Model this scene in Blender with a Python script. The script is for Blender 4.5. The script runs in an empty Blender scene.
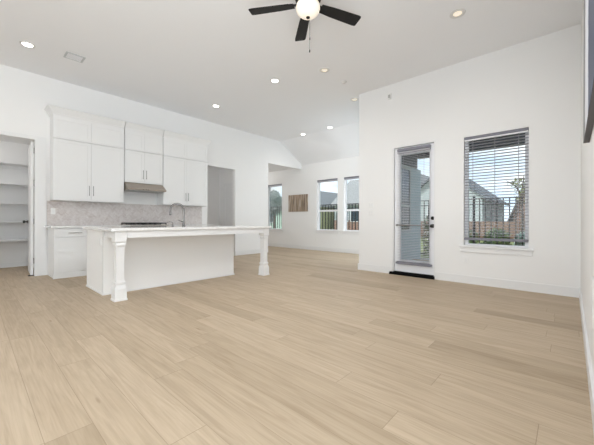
import bpy, bmesh, math, random
from mathutils import Vector, Matrix
random.seed(7)
S = bpy.context.scene
COL = S.collection
R = math.radians
PI = math.pi

# ------------------------------------------------------------------ camera, sky, sun, lights, exposure
cam_d = bpy.data.cameras.new('camera'); cam = bpy.data.objects.new('camera', cam_d); COL.objects.link(cam)
cam.location = (0, 0, 1.025)
cam.rotation_mode = 'QUATERNION'
cam.rotation_quaternion = (Matrix.Rotation(R(42.374), 4, 'Z') @ Matrix.Rotation(R(90), 4, 'X') @ Matrix.Rotation(0.0030566, 4, 'Z')).to_quaternion()
cam_d.sensor_width = 36.0
cam_d.lens = 299.99 / 594 * 36.0
cam_d.shift_y = -1.9 / 594
cam_d.clip_start = 0.01
S.camera = cam

W = bpy.data.worlds.new('sky'); S.world = W; W.use_nodes = True
nt = W.node_tree; nt.nodes.clear()
def wn(t): return nt.nodes.new(t)
out = wn('ShaderNodeOutputWorld'); bg = wn('ShaderNodeBackground'); tc = wn('ShaderNodeTexCoord')
sx = wn('ShaderNodeSeparateXYZ'); nt.links.new(tc.outputs['Generated'], sx.inputs[0])
ramp = wn('ShaderNodeValToRGB'); nt.links.new(sx.outputs['Z'], ramp.inputs[0])
ramp.color_ramp.elements[0].position = 0.0; ramp.color_ramp.elements[0].color = (0.66, 0.77, 0.90, 1)
ramp.color_ramp.elements[1].position = 0.55; ramp.color_ramp.elements[1].color = (0.40, 0.55, 0.78, 1)
e = ramp.color_ramp.elements.new(0.16); e.color = (0.55, 0.69, 0.87, 1)
mp = wn('ShaderNodeMapping'); mp.inputs['Scale'].default_value = (2.2, 2.2, 6.0); mp.inputs['Location'].default_value = (0.35, 0.2, 0.25)
nt.links.new(tc.outputs['Generated'], mp.inputs[0])
nz = wn('ShaderNodeTexNoise'); nz.inputs['Scale'].default_value = 2.2; nz.inputs['Detail'].default_value = 7; nz.inputs['Roughness'].default_value = 0.55
nt.links.new(mp.outputs[0], nz.inputs['Vector'])
cr = wn('ShaderNodeValToRGB'); nt.links.new(nz.outputs['Fac'], cr.inputs[0])
cr.color_ramp.elements[0].position = 0.40; cr.color_ramp.elements[1].position = 0.60
mx = wn('ShaderNodeMixRGB'); nt.links.new(cr.outputs[0], mx.inputs[0]); nt.links.new(ramp.outputs[0], mx.inputs[1]); mx.inputs[2].default_value = (0.92, 0.93, 0.95, 1)
nt.links.new(mx.outputs[0], bg.inputs[0]); bg.inputs[1].default_value = 1.45
nt.links.new(bg.outputs[0], out.inputs[0])

sd = bpy.data.lights.new('sun', 'SUN'); so = bpy.data.objects.new('sun', sd); COL.objects.link(so)
sd.energy = 3.2; sd.angle = R(1.0); sd.color = (1.0, 0.95, 0.88)
so.rotation_euler = (R(50), 0, R(-35)); so.location = (0, -10, 20)

def area(name, loc, rot, sxx, syy, power, color=(1, 1, 1)):
    d = bpy.data.lights.new(name, 'AREA'); d.shape = 'RECTANGLE'; d.size = sxx; d.size_y = syy; d.energy = power; d.color = color
    o = bpy.data.objects.new(name, d); COL.objects.link(o); o.location = loc; o.rotation_euler = rot
    return o
area('rear_fill', (-1.2, -8.85, 1.75), (R(90), 0, 0), 8.0, 3.0, 195, (0.868, 0.942, 1.0))     # added fill light far behind the camera; the rear wall is solid
area('side_fill', (2.95, -1.6, 1.75), (R(90), 0, R(90)), 4.6, 2.8, 20, (0.868, 0.942, 1.0))  # added fill light from the unseen right side, no window built there
area('daylight_nook_window', (-3.30, 7.3, 1.6), (R(90), 0, R(90)), 1.4, 1.7, 34, (0.868, 0.942, 1.0))         # the nook's side window
area('ceiling_fill', (1.3, -1.5, 0.5), (R(168), R(8), 0), 3.2, 5.0, 390, (0.868, 0.942, 1.0))                 # unseen fill added behind the camera, aimed up to brighten the ceiling
S.view_settings.view_transform = 'Standard'; S.view_settings.look = 'None'; S.view_settings.gamma = 1.0
S.view_settings.use_curve_mapping = False
S.view_settings.exposure = 0.15
S.cycles.max_bounces = 10; S.cycles.diffuse_bounces = 6; S.cycles.glossy_bounces = 4; S.cycles.transparent_max_bounces = 16
S.cycles.sample_clamp_indirect = 6.0
S.cycles.use_denoising = True

# ------------------------------------------------------------------ materials
def mat(name, col, rough=0.5, metal=0.0, spec=0.5, emit=None, es=0.0, bump=0.0, bscale=60, var=0.0, vscale=3.0, col2=None):
    m = bpy.data.materials.new(name); m.use_nodes = True
    n = m.node_tree; b = n.nodes['Principled BSDF']
    b.inputs['Base Color'].default_value = (*col, 1); b.inputs['Roughness'].default_value = rough
    b.inputs['Metallic'].default_value = metal; b.inputs['Specular IOR Level'].default_value = spec
    if emit: b.inputs['Emission Color'].default_value = (*emit, 1); b.inputs['Emission Strength'].default_value = es
    t = n.nodes.new('ShaderNodeTexCoord')
    if var or col2:
        z = n.nodes.new('ShaderNodeTexNoise'); z.inputs['Scale'].default_value = vscale; z.inputs['Detail'].default_value = 5
        n.links.new(t.outputs['Object'], z.inputs['Vector'])
        c = n.nodes.new('ShaderNodeMixRGB')
        c2 = col2 if col2 else tuple(x * (1 - var) for x in col)
        c.inputs[1].default_value = (*col, 1); c.inputs[2].default_value = (*c2, 1)
        n.links.new(z.outputs['Fac'], c.inputs[0]); n.links.new(c.outputs[0], b.inputs['Base Color'])
    if bump:
        z2 = n.nodes.new('ShaderNodeTexNoise'); z2.inputs['Scale'].default_value = bscale; z2.inputs['Detail'].default_value = 4
        n.links.new(t.outputs['Object'], z2.inputs['Vector'])
        bp = n.nodes.new('ShaderNodeBump'); bp.inputs['Strength'].default_value = bump; bp.inputs['Distance'].default_value = 0.002
        n.links.new(z2.outputs['Fac'], bp.inputs['Height']); n.links.new(bp.outputs[0], b.inputs['Normal'])
    return m

M = {}
M['wall'] = mat('wall_paint', (0.85, 0.85, 0.847), 0.75, spec=0.25, bump=0.15, bscale=150)
M['ceil'] = mat('ceiling_paint', (0.87, 0.875, 0.89), 0.85, spec=0.2, bump=0.15, bscale=150)
M['trim'] = mat('trim_paint', (0.81, 0.813, 0.815), 0.4)
M['cab'] = mat('cabinet_paint', (0.80, 0.803, 0.80), 0.4)
M['island'] = mat('lightened_cabinet_paint', (0.87, 0.87, 0.865), 0.4)  # cabinet paint lightened to offset the shade under the worktop overhang
M['door'] = mat('door_paint', (0.82, 0.83, 0.86), 0.4)
M['nickel'] = mat('brushed_nickel', (0.30, 0.29, 0.28), 0.3, 1.0)
M['hood'] = mat('steel_floor_reflection', (0.40, 0.35, 0.30), 0.3, 1.0)  # stainless steel with the brown floor reflection put into its base colour
M['steel'] = mat('stainless_steel', (0.62, 0.60, 0.58), 0.28, 1.0)
M['chrome'] = mat('faucet_metal', (0.20, 0.19, 0.185), 0.22, 1.0)
M['black'] = mat('black_iron', (0.012, 0.012, 0.013), 0.45)
M['sill_black'] = mat('black_sill', (0.004, 0.004, 0.004), 0.8, spec=0.1)
M['blackgloss'] = mat('black_glass', (0.01, 0.01, 0.012), 0.08)
M['bronze'] = mat('oil_rubbed_bronze', (0.03, 0.027, 0.025), 0.35, 0.6)
M['fanblade'] = mat('fan_blade_black', (0.006, 0.006, 0.007), 0.6, var=0.3, vscale=8)
M['plate'] = mat('plastic_plate', (0.84, 0.84, 0.83), 0.35)
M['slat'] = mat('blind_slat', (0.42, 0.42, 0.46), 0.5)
M['rail'] = mat('blind_rail', (0.20, 0.20, 0.235), 0.45)
M['chain'] = mat('dark_chain', (0.006, 0.006, 0.006), 0.9, spec=0.05)
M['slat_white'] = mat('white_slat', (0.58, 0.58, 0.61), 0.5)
M['vinyl'] = mat('vinyl_frame', (0.88, 0.89, 0.92), 0.35)
M['darkvinyl'] = mat('dark_frame', (0.10, 0.11, 0.13), 0.4)
M['globe'] = mat('opal_glass', (0.82, 0.77, 0.68), 0.3, emit=(1.0, 0.86, 0.68), es=0.42)
M['lens'] = mat('lamp_lens', (0.9, 0.9, 0.88), 0.3, emit=(1.0, 0.96, 0.90), es=9.0)
M['lens_dim'] = mat('lamp_lens_dim', (0.75, 0.68, 0.58), 0.4, emit=(1.0, 0.86, 0.66), es=0.55)
M['ring'] = mat('lamp_ring', (0.72, 0.71, 0.69), 0.4)
M['vent'] = mat('vent_grille', (0.55, 0.57, 0.58), 0.5)
M['sensor'] = mat('sensor_grey', (0.45, 0.45, 0.44), 0.5)

def glass_mat():
    m = bpy.data.materials.new('window_glass'); m.use_nodes = True; n = m.node_tree; n.nodes.clear()
    o = n.nodes.new('ShaderNodeOutputMaterial'); mix = n.nodes.new('ShaderNodeMixShader')
    f = n.nodes.new('ShaderNodeFresnel'); f.inputs['IOR'].default_value = 1.35
    t = n.nodes.new('ShaderNodeBsdfTransparent'); t.inputs[0].default_value = (0.93, 0.96, 0.96, 1)
    g = n.nodes.new('ShaderNodeBsdfGlossy'); g.inputs['Roughness'].default_value = 0.02
    n.links.new(f.outputs[0], mix.inputs[0]); n.links.new(t.outputs[0], mix.inputs[1]); n.links.new(g.outputs[0], mix.inputs[2])
    n.links.new(mix.outputs[0], o.inputs[0]); return m
M['glass'] = glass_mat()

def floor_mat():
    m = bpy.data.materials.new('oak_planks'); m.use_nodes = True; n = m.node_tree; L = n.links; b = n.nodes['Principled BSDF']
    def N(t): return n.nodes.new(t)
    def math_(op, a, bb=None):
        k = N('ShaderNodeMath'); k.operation = op
        for i, v in enumerate((a, bb)):
            if v is None: continue
            if isinstance(v, (int, float)): k.inputs[i].default_value = v
            else: L.new(v, k.inputs[i])
        return k.outputs[0]
    t = N('ShaderNodeTexCoord'); s = N('ShaderNodeSeparateXYZ'); L.new(t.outputs['Object'], s.inputs[0])
    w, ln = 0.19, 1.75
    yy = math_('DIVIDE', math_('ADD', s.outputs['Y'], 20.0), w); row = math_('FLOOR', yy); fy = math_('FRACT', yy)
    wn1 = N('ShaderNodeTexWhiteNoise'); wn1.noise_dimensions = '1D'; L.new(row, wn1.inputs['W'])
    xx = math_('ADD', math_('DIVIDE', math_('ADD', s.outputs['X'], 30.0), ln), math_('MULTIPLY', wn1.outputs['Value'], 7.0))
    colm = math_('FLOOR', xx); fx = math_('FRACT', xx)
    cv = N('ShaderNodeCombineXYZ'); L.new(row, cv.inputs[0]); L.new(colm, cv.inputs[1])
    wn2 = N('ShaderNodeTexWhiteNoise'); wn2.noise_dimensions = '2D'; L.new(cv.outputs[0], wn2.inputs['Vector'])
    tint = N('ShaderNodeValToRGB'); L.new(wn2.outputs['Value'], tint.inputs[0])
    el = tint.color_ramp.elements
    el[0].position = 0.0; el[0].color = (0.42, 0.33, 0.23, 1)
    el[1].position = 1.0; el[1].color = (0.54, 0.435, 0.318, 1)
    x = el.new(0.5); x.color = (0.51, 0.408, 0.295, 1)
    x = el.new(0.12); x.color = (0.48, 0.382, 0.273, 1)
    # grain stretched along the boards, shifted per board
    mp = N('ShaderNodeMapping'); mp.inputs['Scale'].default_value = (1.6, 16.0, 1.0)
    ad = N('ShaderNodeVectorMath'); ad.operation = 'ADD'; L.new(t.outputs['Object'], ad.inputs[0])
    sc = N('ShaderNodeVectorMath'); sc.operation = 'SCALE'; sc.inputs['Scale'].default_value = 9.0; L.new(wn2.outputs['Color'], sc.inputs[0]); L.new(sc.outputs[0], ad.inputs[1])
    L.new(ad.outputs[0], mp.inputs[0])
    nz = N('ShaderNodeTexNoise'); nz.inputs['Scale'].default_value = 1.0; nz.inputs['Detail'].default_value = 6; nz.inputs['Distortion'].default_value = 1.5; L.new(mp.outputs[0], nz.inputs['Vector'])
    gr = N('ShaderNodeValToRGB'); L.new(nz.outputs['Fac'], gr.inputs[0])
    gr.color_ramp.elements[0].position = 0.28; gr.color_ramp.elements[0].color = (0.86, 0.84, 0.81, 1)
    gr.color_ramp.elements[1].position = 0.62; gr.color_ramp.elements[1].color = (1.03, 1.03, 1.03, 1)
    mp2 = N('ShaderNodeMapping'); mp2.inputs['Scale'].default_value = (3.0, 90.0, 1.0); L.new(ad.outputs[0], mp2.inputs[0])
    nz2 = N('ShaderNodeTexNoise'); nz2.inputs['Scale'].default_value = 1.0; nz2.inputs['Detail'].default_value = 3; L.new(mp2.outputs[0], nz2.inputs['Vector'])
    gr2 = N('ShaderNodeValToRGB'); L.new(nz2.outputs['Fac'], gr2.inputs[0])
    gr2.color_ramp.elements[0].position = 0.3; gr2.color_ramp.elements[0].color = (0.9, 0.89, 0.88, 1)
    gr2.color_ramp.elements[1].position = 0.6; gr2.color_ramp.elements[1].color = (1, 1, 1, 1)
    # occasional dark knots
    mp3 = N('ShaderNodeMapping'); mp3.inputs['Scale'].default_value = (1.4, 7.0, 1.0); L.new(ad.outputs[0], mp3.inputs[0])
    vo = N('ShaderNodeTexVoronoi'); vo.inputs['Scale'].default_value = 0.8; L.new(mp3.outputs[0], vo.inputs['Vector'])
    kn = N('ShaderNodeValToRGB'); L.new(vo.outputs['Distance'], kn.inputs[0])
    kn.color_ramp.elements[0].position = 0.012; kn.color_ramp.elements[0].color = (0.62, 0.55, 0.48, 1)
    kn.color_ramp.elements[1].position = 0.07; kn.color_ramp.elements[1].color = (1, 1, 1, 1)
    def mul(a, bb):
        k = N('ShaderNodeMixRGB'); k.blend_type = 'MULTIPLY'; k.inputs[0].default_value = 1.0; L.new(a, k.inputs[1]); L.new(bb, k.inputs[2]); return k.outputs[0]
    c = mul(mul(mul(tint.outputs[0], gr.outputs[0]), gr2.outputs[0]), kn.outputs[0])
    gy = math_('MINIMUM', fy, math_('SUBTRACT', 1.0, fy)); gx = math_('MINIMUM', fx, math_('SUBTRACT', 1.0, fx))
    ey = math_('LESS_THAN', gy, 0.006); ex = math_('LESS_THAN', gx, 0.0009)
    edge = math_('MAXIMUM', ey, ex)
    mixe = N('ShaderNodeMixRGB'); L.new(math_('MULTIPLY', edge, 0.55), mixe.inputs[0]); L.new(c, mixe.inputs[1]); mixe.inputs[2].default_value = (0.20, 0.14, 0.085, 1)
    L.new(mixe.outputs[0], b.inputs['Base Color'])
    b.inputs['Roughness'].default_value = 0.5; b.inputs['Specular IOR Level'].default_value = 0.2
    bp = N('ShaderNodeBump'); bp.inputs['Strength'].default_value = 0.12; bp.inputs['Distance'].default_value = 0.002
    L.new(nz2.outputs['Fac'], bp.inputs['Height']); L.new(bp.outputs[0], b.inputs['Normal'])
    return m
M['floor'] = floor_mat()

def marble_mat(name, base, vein, scale):
    m = bpy.data.materials.new(name); m.use_nodes = True; n = m.node_tree; b = n.nodes['Principled BSDF']
    t = n.nodes.new('ShaderNodeTexCoord'); z = n.nodes.new('ShaderNodeTexNoise'); z.inputs['Scale'].default_value = scale; z.inputs['Detail'].default_value = 8; z.inputs['Distortion'].default_value = 2.5
    n.links.new(t.outputs['Object'], z.inputs['Vector'])
    r = n.nodes.new('ShaderNodeValToRGB'); n.links.new(z.outputs['Fac'], r.inputs[0])
    r.color_ramp.elements[0].position = 0.40; r.color_ramp.elements[0].color = (*base, 1)
    r.color_ramp.elements[1].position = 0.60; r.color_ramp.elements[1].color = (*base, 1)
    k = r.color_ramp.elements.new(0.5); k.color = (*vein, 1)
    n.links.new(r.outputs[0], b.inputs['Base Color']); b.inputs['Roughness'].default_value = 0.07
    return m
M['marble'] = marble_mat('marble_worktop', (0.85, 0.85, 0.845), (0.78, 0.775, 0.765), 4.0)

def tile_mat():
    m = bpy.data.materials.new('herringbone_stone'); m.use_nodes = True; n = m.node_tree; b = n.nodes['Principled BSDF']
    g = n.nodes.new('ShaderNodeNewGeometry'); r = n.nodes.new('ShaderNodeValToRGB'); n.links.new(g.outputs['Random Per Island'], r.inputs[0])
    r.color_ramp.elements[0].color = (0.60, 0.55, 0.53, 1); r.color_ramp.elements[1].color = (0.69, 0.65, 0.635, 1)
    k = r.color_ramp.elements.new(0.5); k.color = (0.65, 0.605, 0.585, 1)
    t = n.nodes.new('ShaderNodeTexCoord'); z = n.nodes.new('ShaderNodeTexNoise'); z.inputs['Scale'].default_value = 14; z.inputs['Detail'].default_value = 6; z.inputs['Distortion'].default_value = 1.5
    n.links.new(t.outputs['Object'], z.inputs['Vector'])
    c = n.nodes.new('ShaderNodeMixRGB'); c.blend_type = 'OVERLAY'; c.inputs[0].default_value = 0.45
    n.links.new(r.outputs[0], c.inputs[1]); n.links.new(z.outputs['Fac'], c.inputs[2]); n.links.new(c.outputs[0], b.inputs['Base Color'])
    b.inputs['Roughness'].default_value = 0.3
    return m
M['tile'] = tile_mat()
M['grout'] = mat('grout', (0.66, 0.62, 0.60), 0.8)

def art_wood_mat():
    m = bpy.data.materials.new('streaked_wood_art'); m.use_nodes = True; n = m.node_tree; b = n.nodes['Principled BSDF']
    t = n.nodes.new('ShaderNodeTexCoord'); mp = n.nodes.new('ShaderNodeMapping'); mp.inputs['Scale'].default_value = (22, 1, 1.8)
    n.links.new(t.outputs['Object'], mp.inputs[0])
    z = n.nodes.new('ShaderNodeTexNoise'); z.inputs['Scale'].default_value = 1.0; z.inputs['Detail'].default_value = 5; n.links.new(mp.outputs[0], z.inputs['Vector'])
    r = n.nodes.new('ShaderNodeValToRGB'); n.links.new(z.outputs['Fac'], r.inputs[0])
    e0, e1 = r.color_ramp.elements
    e0.position = 0.36; e0.color = (0.15, 0.115, 0.085, 1); e1.position = 0.62; e1.color = (0.48, 0.42, 0.35, 1)
    k = r.color_ramp.elements.new(0.5); k.color = (0.33, 0.24, 0.17, 1)
    n.links.new(r.outputs[0], b.inputs['Base Color']); b.inputs['Roughness'].default_value = 0.6
    return m
M['artwood'] = art_wood_mat()

def canvas_mat():
    m = bpy.data.materials.new('navy_abstract_paint'); m.use_nodes = True; n = m.node_tree; b = n.nodes['Principled BSDF']; L = n.links
    t = n.nodes.new('ShaderNodeTexCoord'); s = n.nodes.new('ShaderNodeSeparateXYZ'); L.new(t.outputs['Object'], s.inputs[0])
    z = n.nodes.new('ShaderNodeTexNoise'); z.inputs['Scale'].default_value = 5; z.inputs['Detail'].default_value = 9; z.inputs['Roughness'].default_value = 0.7; L.new(t.outputs['Object'], z.inputs['Vector'])
    a = n.nodes.new('ShaderNodeMath'); a.operation = 'MULTIPLY_ADD'; a.inputs[1].default_value = 0.35; L.new(z.outputs['Fac'], a.inputs[0]); L.new(s.outputs['Y'], a.inputs[2])
    r = n.nodes.new('ShaderNodeValToRGB'); L.new(a.outputs[0], r.inputs[0])
    e0, e1 = r.color_ramp.elements
    e0.position = 0.26; e0.color = (0.045, 0.06, 0.12, 1); e1.position = 1.0; e1.color = (0.25, 0.25, 0.26, 1)
    for p, c in ((0.33, (0.72, 0.74, 0.80)), (0.72, (0.75, 0.76, 0.80)), (0.80, (0.22, 0.22, 0.23))):
        k = r.color_ramp.elements.new(p); k.color = (*c, 1)
    L.new(r.outputs[0], b.inputs['Base Color']); b.inputs['Roughness'].default_value = 0.55
    return m
M['canvas'] = canvas_mat()
M['canvas_side'] = mat('canvas_edge_grey', (0.085, 0.08, 0.085), 0.6)

# outdoors
M['siding'] = mat('pale_blue_siding', (0.42, 0.52, 0.56), 0.7, var=0.1)
M['darkpaint'] = mat('dark_porch_paint', (0.07, 0.08, 0.10), 0.6)
M['porchceil'] = mat('porch_ceiling_paint', (0.30, 0.31, 0.32), 0.7)
M['concrete'] = mat('patio_concrete', (0.42, 0.41, 0.39), 0.85, var=0.25)
M['lawn'] = mat('lawn_grass', (0.16, 0.22, 0.07), 0.9, col2=(0.24, 0.26, 0.10), vscale=1.2)
M['shingle'] = mat('grey_shingles', (0.36, 0.36, 0.35), 0.85, col2=(0.26, 0.26, 0.26), vscale=6)
M['shingle_blue'] = mat('slate_blue_shingles', (0.17, 0.19, 0.21), 0.85, col2=(0.11, 0.125, 0.14), vscale=6)
M['shingle_dk'] = mat('brown_shingles', (0.16, 0.14, 0.125), 0.85, col2=(0.10, 0.09, 0.085), vscale=6)
M['stucco_yel'] = mat('pale_yellow_siding', (0.62, 0.60, 0.38), 0.8, var=0.1)
M['stucco_wht'] = mat('pale_grey_siding', (0.50, 0.55, 0.56), 0.8, var=0.1)
M['stucco_mint'] = mat('pale_green_siding', (0.55, 0.70, 0.62), 0.8, var=0.1)
M['bark'] = mat('bark', (0.16, 0.11, 0.08), 0.9, var=0.4, vscale=12)
M['leaf'] = mat('green_leaf', (0.11, 0.19, 0.05), 0.6, col2=(0.05, 0.10, 0.03), vscale=3)
M['leaf_grey'] = mat('grey_green_leaf', (0.24, 0.33, 0.30), 0.6, col2=(0.15, 0.22, 0.21), vscale=3)
M['leaf_yel'] = mat('yellow_green_leaf', (0.24, 0.25, 0.08), 0.6, col2=(0.12, 0.14, 0.05), vscale=3)
M['flower'] = mat('white_petal', (0.85, 0.85, 0.80), 0.6)
M['cedar'] = mat('cedar_boards', (0.26, 0.15, 0.10), 0.8, var=0.4, vscale=5)

def brick_mat():
    m = bpy.data.materials.new('red_brick'); m.use_nodes = True; n = m.node_tree; b = n.nodes['Principled BSDF']
    t = n.nodes.new('ShaderNodeTexCoord'); mp = n.nodes.new('ShaderNodeMapping'); mp.inputs['Rotation'].default_value = (R(90), 0, 0); n.links.new(t.outputs['Object'], mp.inputs[0])
    k = n.nodes.new('ShaderNodeTexBrick'); n.links.new(mp.outputs[0], k.inputs['Vector']); k.inputs['Scale'].default_value = 4
    k.inputs['Color1'].default_value = (0.32, 0.16, 0.11, 1); k.inputs['Color2'].default_value = (0.24, 0.12, 0.09, 1); k.inputs['Mortar'].default_value = (0.45, 0.42, 0.38, 1)
    n.links.new(k.outputs['Color'], b.inputs['Base Color']); b.inputs['Roughness'].default_value = 0.85
    return m
M['brick'] = brick_mat()
M['housepane'] = mat('dark_window_pane', (0.05, 0.07, 0.09), 0.05)

# ------------------------------------------------------------------ mesh helpers
class MB:
    def __init__(self): self.bm = bmesh.new()
    def _new(self, verts, faces):
        vs = [self.bm.verts.new(v) for v in verts]
        for f in faces:
            try: self.bm.faces.new([vs[i] for i in f])
            except ValueError: pass
        return vs
    def box(self, x0, x1, y0, y1, z0, z1, bev=0.0):
        c = [(x, y, z) for x in (x0, x1) for y in (y0, y1) for z in (z0, z1)]
        fs = [(0, 1, 3, 2), (4, 6, 7, 5), (0, 4, 5, 1), (2, 3, 7, 6), (0, 2, 6, 4), (1, 5, 7, 3)]
        vs = self._new(c, fs)
        if bev:
            es = list({e for v in vs for e in v.link_edges})
            bmesh.ops.bevel(self.bm, geom=es, offset=bev, segments=2, profile=0.5, affect='EDGES')
        return self
    def loft(self, rings, cap=True):
        allv = [[self.bm.verts.new(p) for p in r] for r in rings]
        n = len(rings[0])
        for a, b in zip(allv, allv[1:]):
            for i in range(n):
                self.bm.faces.new((a[i], a[(i + 1) % n], b[(i + 1) % n], b[i]))
        if cap:
            self.bm.faces.new(list(reversed(allv[0]))); self.bm.faces.new(allv[-1])
        return self
    def prism(self, poly, axis, a0, a1):
        def P(p, a):
            if axis == 'x': return (a, p[0], p[1])
            if axis == 'y': return (p[0], a, p[1])
            return (p[0], p[1], a)
        return self.loft([[P(p, a0) for p in poly], [P(p, a1) for p in poly]])
    def lathe(self, c, prof, seg=24, axis='z'):
        rings = []
        for r, h in prof:
            ring = []
            for i in range(seg):
                a = 2 * PI * i / seg; u, v = r * math.cos(a), r * math.sin(a)
                if axis == 'z': ring.append((c[0] + u, c[1] + v, c[2] + h))
                elif axis == 'y': ring.append((c[0] + u, c[1] + h, c[2] + v))
                else: ring.append((c[0] + h, c[1] + u, c[2] + v))
            rings.append(ring)
        return self.loft(rings)
    def square_post(self, cx, cy, prof):
        return self.loft([[(cx - s, cy - s, z), (cx + s, cy - s, z), (cx + s, cy + s, z), (cx - s, cy + s, z)] for s, z in prof])
    def tube(self, pts, r, seg=10):
        pts = [Vector(p) for p in pts]; rings = []
        rr = r if isinstance(r, (list, tuple)) else [r] * len(pts)
        up = Vector((0.123, 0.31, 0.94)).normalized()
        for i, p in enumerate(pts):
            d = (pts[min(i + 1, len(pts) - 1)] - pts[max(i - 1, 0)]).normalized()
            if abs(d.dot(up)) > 0.98: up = Vector((1, 0.1, 0)).normalized()
            a = d.cross(up).normalized(); b = a.cross(d).normalized(); up = b
            rings.append([tuple(p + (a * math.cos(2 * PI * k / seg) + b * math.sin(2 * PI * k / seg)) * rr[i]) for k in range(seg)])
        return self.loft(rings)
    def leaves(self, centre, rad, n, size, rnd):
        for _ in range(n):
            while True:
                p = Vector((rnd.uniform(-1, 1), rnd.uniform(-1, 1), rnd.uniform(-1, 1)))
                if 0.25 < p.length < 1: break
            p = Vector((centre[0] + p.x * rad[0], centre[1] + p.y * rad[1], centre[2] + p.z * rad[2]))
            u = Vector((rnd.gauss(0, 1), rnd.gauss(0, 1), rnd.gauss(0, 1))).normalized()
            v = u.cross(Vector((rnd.gauss(0, 1), rnd.gauss(0, 1), rnd.gauss(0, 1)))).normalized()
            s = size * rnd.uniform(0.6, 1.3)
            self._new([p - u * s, p + v * s * 0.45, p + u * s, p - v * s * 0.45], [(0, 1, 2, 3)])
        return self
    def build(self, name, m, parent=None, smooth=False, bevel=0.0):
        bm = self.bm
        bmesh.ops.recalc_face_normals(bm, faces=bm.faces[:])
        if parent is not None:
            w = Vector((0, 0, 0)); p = parent
            while p is not None: w += Vector(p.location); p = p.parent
            off = w; loc = (0, 0, 0)
        else:
            xs = [v.co for v in bm.verts]
            off = Vector(((min(v.x for v in xs) + max(v.x for v in xs)) / 2, (min(v.y for v in xs) + max(v.y for v in xs)) / 2, min(v.z for v in xs))); loc = off
        bmesh.ops.translate(bm, verts=bm.verts[:], vec=-off)
        me = bpy.data.meshes.new(name); bm.to_mesh(me); bm.free()
        if smooth:
            me.polygons.foreach_set('use_smooth', [True] * len(me.polygons))
            try: me.set_sharp_from_angle(angle=R(38))
            except Exception: pass
        me.materials.append(m)
        o = bpy.data.objects.new(name, me); COL.objects.link(o); o.location = loc
        if parent is not None: o.parent = parent
        if bevel:
            b = o.modifiers.new('bevel', 'BEVEL'); b.width = bevel; b.segments = 2; b.limit_method = 'ANGLE'
        return o

def tag(o, label, cat, group=None, kind=None):
    o['label'] = label; o['category'] = cat
    if group: o['group'] = group
    if kind: o['kind'] = kind
    return o
def thing(name, label, cat, loc=(0, 0, 0), group=None, kind=None):
    o = bpy.data.objects.new(name, None); COL.objects.link(o); o.location = loc; o.empty_display_size = 0.05
    return tag(o, label, cat, group, kind)
def struct(mb, name, m, label, cat):
    o = mb.build(name, m); return tag(o, label, cat, None, 'structure')
def BX(*a, **k): return MB().box(*a, **k)
def copy_tree(o, parent=None):
    c = o.copy(); COL.objects.link(c)
    if parent is not None: c.parent = parent
    for ch in list(o.children): copy_tree(ch, c)
    return c

def solid_grid(mb, axis, t0, t1, a0, a1, z0, z1, holes):
    """a wall slab with rectangular holes, as one closed surface; axis = the wall's normal"""
    As = sorted({a0, a1, *[h[0] for h in holes], *[h[1] for h in holes]}); Zs = sorted({z0, z1, *[h[2] for h in holes], *[h[3] for h in holes]})
    As = [a for a in As if a0 <= a <= a1]; Zs = [z for z in Zs if z0 <= z <= z1]
    def solid(i, j):
        if i < 0 or j < 0 or i >= len(As) - 1 or j >= len(Zs) - 1: return False
        ca, cz = (As[i] + As[i + 1]) / 2, (Zs[j] + Zs[j + 1]) / 2
        return not any(h[0] < ca < h[1] and h[2] < cz < h[3] for h in holes)
    def P(t, a, z): return (t, a, z) if axis == 'x' else (a, t, z)
    for i in range(len(As) - 1):
        for j in range(len(Zs) - 1):
            if not solid(i, j): continue
            A0, A1, Z0, Z1 = As[i], As[i + 1], Zs[j], Zs[j + 1]
            q = [[(t0, A0, Z0), (t0, A1, Z0), (t0, A1, Z1), (t0, A0, Z1)], [(t1, A0, Z0), (t1, A1, Z0), (t1, A1, Z1), (t1, A0, Z1)]]
            if not solid(i - 1, j): q.append([(t0, A0, Z0), (t1, A0, Z0), (t1, A0, Z1), (t0, A0, Z1)])
            if not solid(i + 1, j): q.append([(t0, A1, Z0), (t1, A1, Z0), (t1, A1, Z1), (t0, A1, Z1)])
            if not solid(i, j - 1): q.append([(t0, A0, Z0), (t1, A0, Z0), (t1, A1, Z0), (t0, A1, Z0)])
            if not solid(i, j + 1): q.append([(t0, A0, Z1), (t1, A0, Z1), (t1, A1, Z1), (t0, A1, Z1)])
            for f in q: mb._new([P(*p) for p in f], [(0, 1, 2, 3)])
    bmesh.ops.remove_doubles(mb.bm, verts=mb.bm.verts[:], dist=1e-5)
    return mb

# ------------------------------------------------------------------ room shell
XK, YB, YD, XC, H = -7.20, 5.54, 8.135, 0.10, 3.68      # kitchen wall, door wall, far wall, right wall, ceiling
XJ = -3.29                                               # corner where the door wall ends
YS, ZS = 7.05, 3.03                                      # where the ceiling starts to slope down, and its low edge
struct(BX(-10.7, 3.1, -9.1, YD + 0.02, -0.12, 0.0), 'floor', M['floor'], 'light oak plank floor', 'floor')
mb = MB()
mb.box(XK - 0.12, 3.1, -9.1, YB + 0.15, H, H + 0.12)
mb.box(XK - 0.12, XJ + 0.15, YB + 0.15, YS, H, H + 0.12)
mb.prism([(YS, H), (YD + 0.15, ZS - 0.09), (YD + 0.15, H + 0.12), (YS, H + 0.12)], 'x', XK - 0.12, XJ + 0.15)
struct(mb, 'ceiling', M['ceil'], 'white ceiling sloping down at its far end', 'ceiling')
PAN = (-0.45, 0.822, -0.01, 2.48)
HAL = (4.323, 5.233, -0.01, 2.50)
ALC = (6.507, YD + 1, -0.01, 2.877)
mb = solid_grid(MB(), 'x', XK - 0.13, XK, -9.1, YS, 0, H, [PAN, HAL, ALC])
mb.box(XK - 0.13, XK, YS, YD, 2.877, 3.0)
mb.prism([(YS, 3.0), (YD, 3.0), (YD, ZS), (YS, H)], 'x', XK - 0.13, XK)
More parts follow.
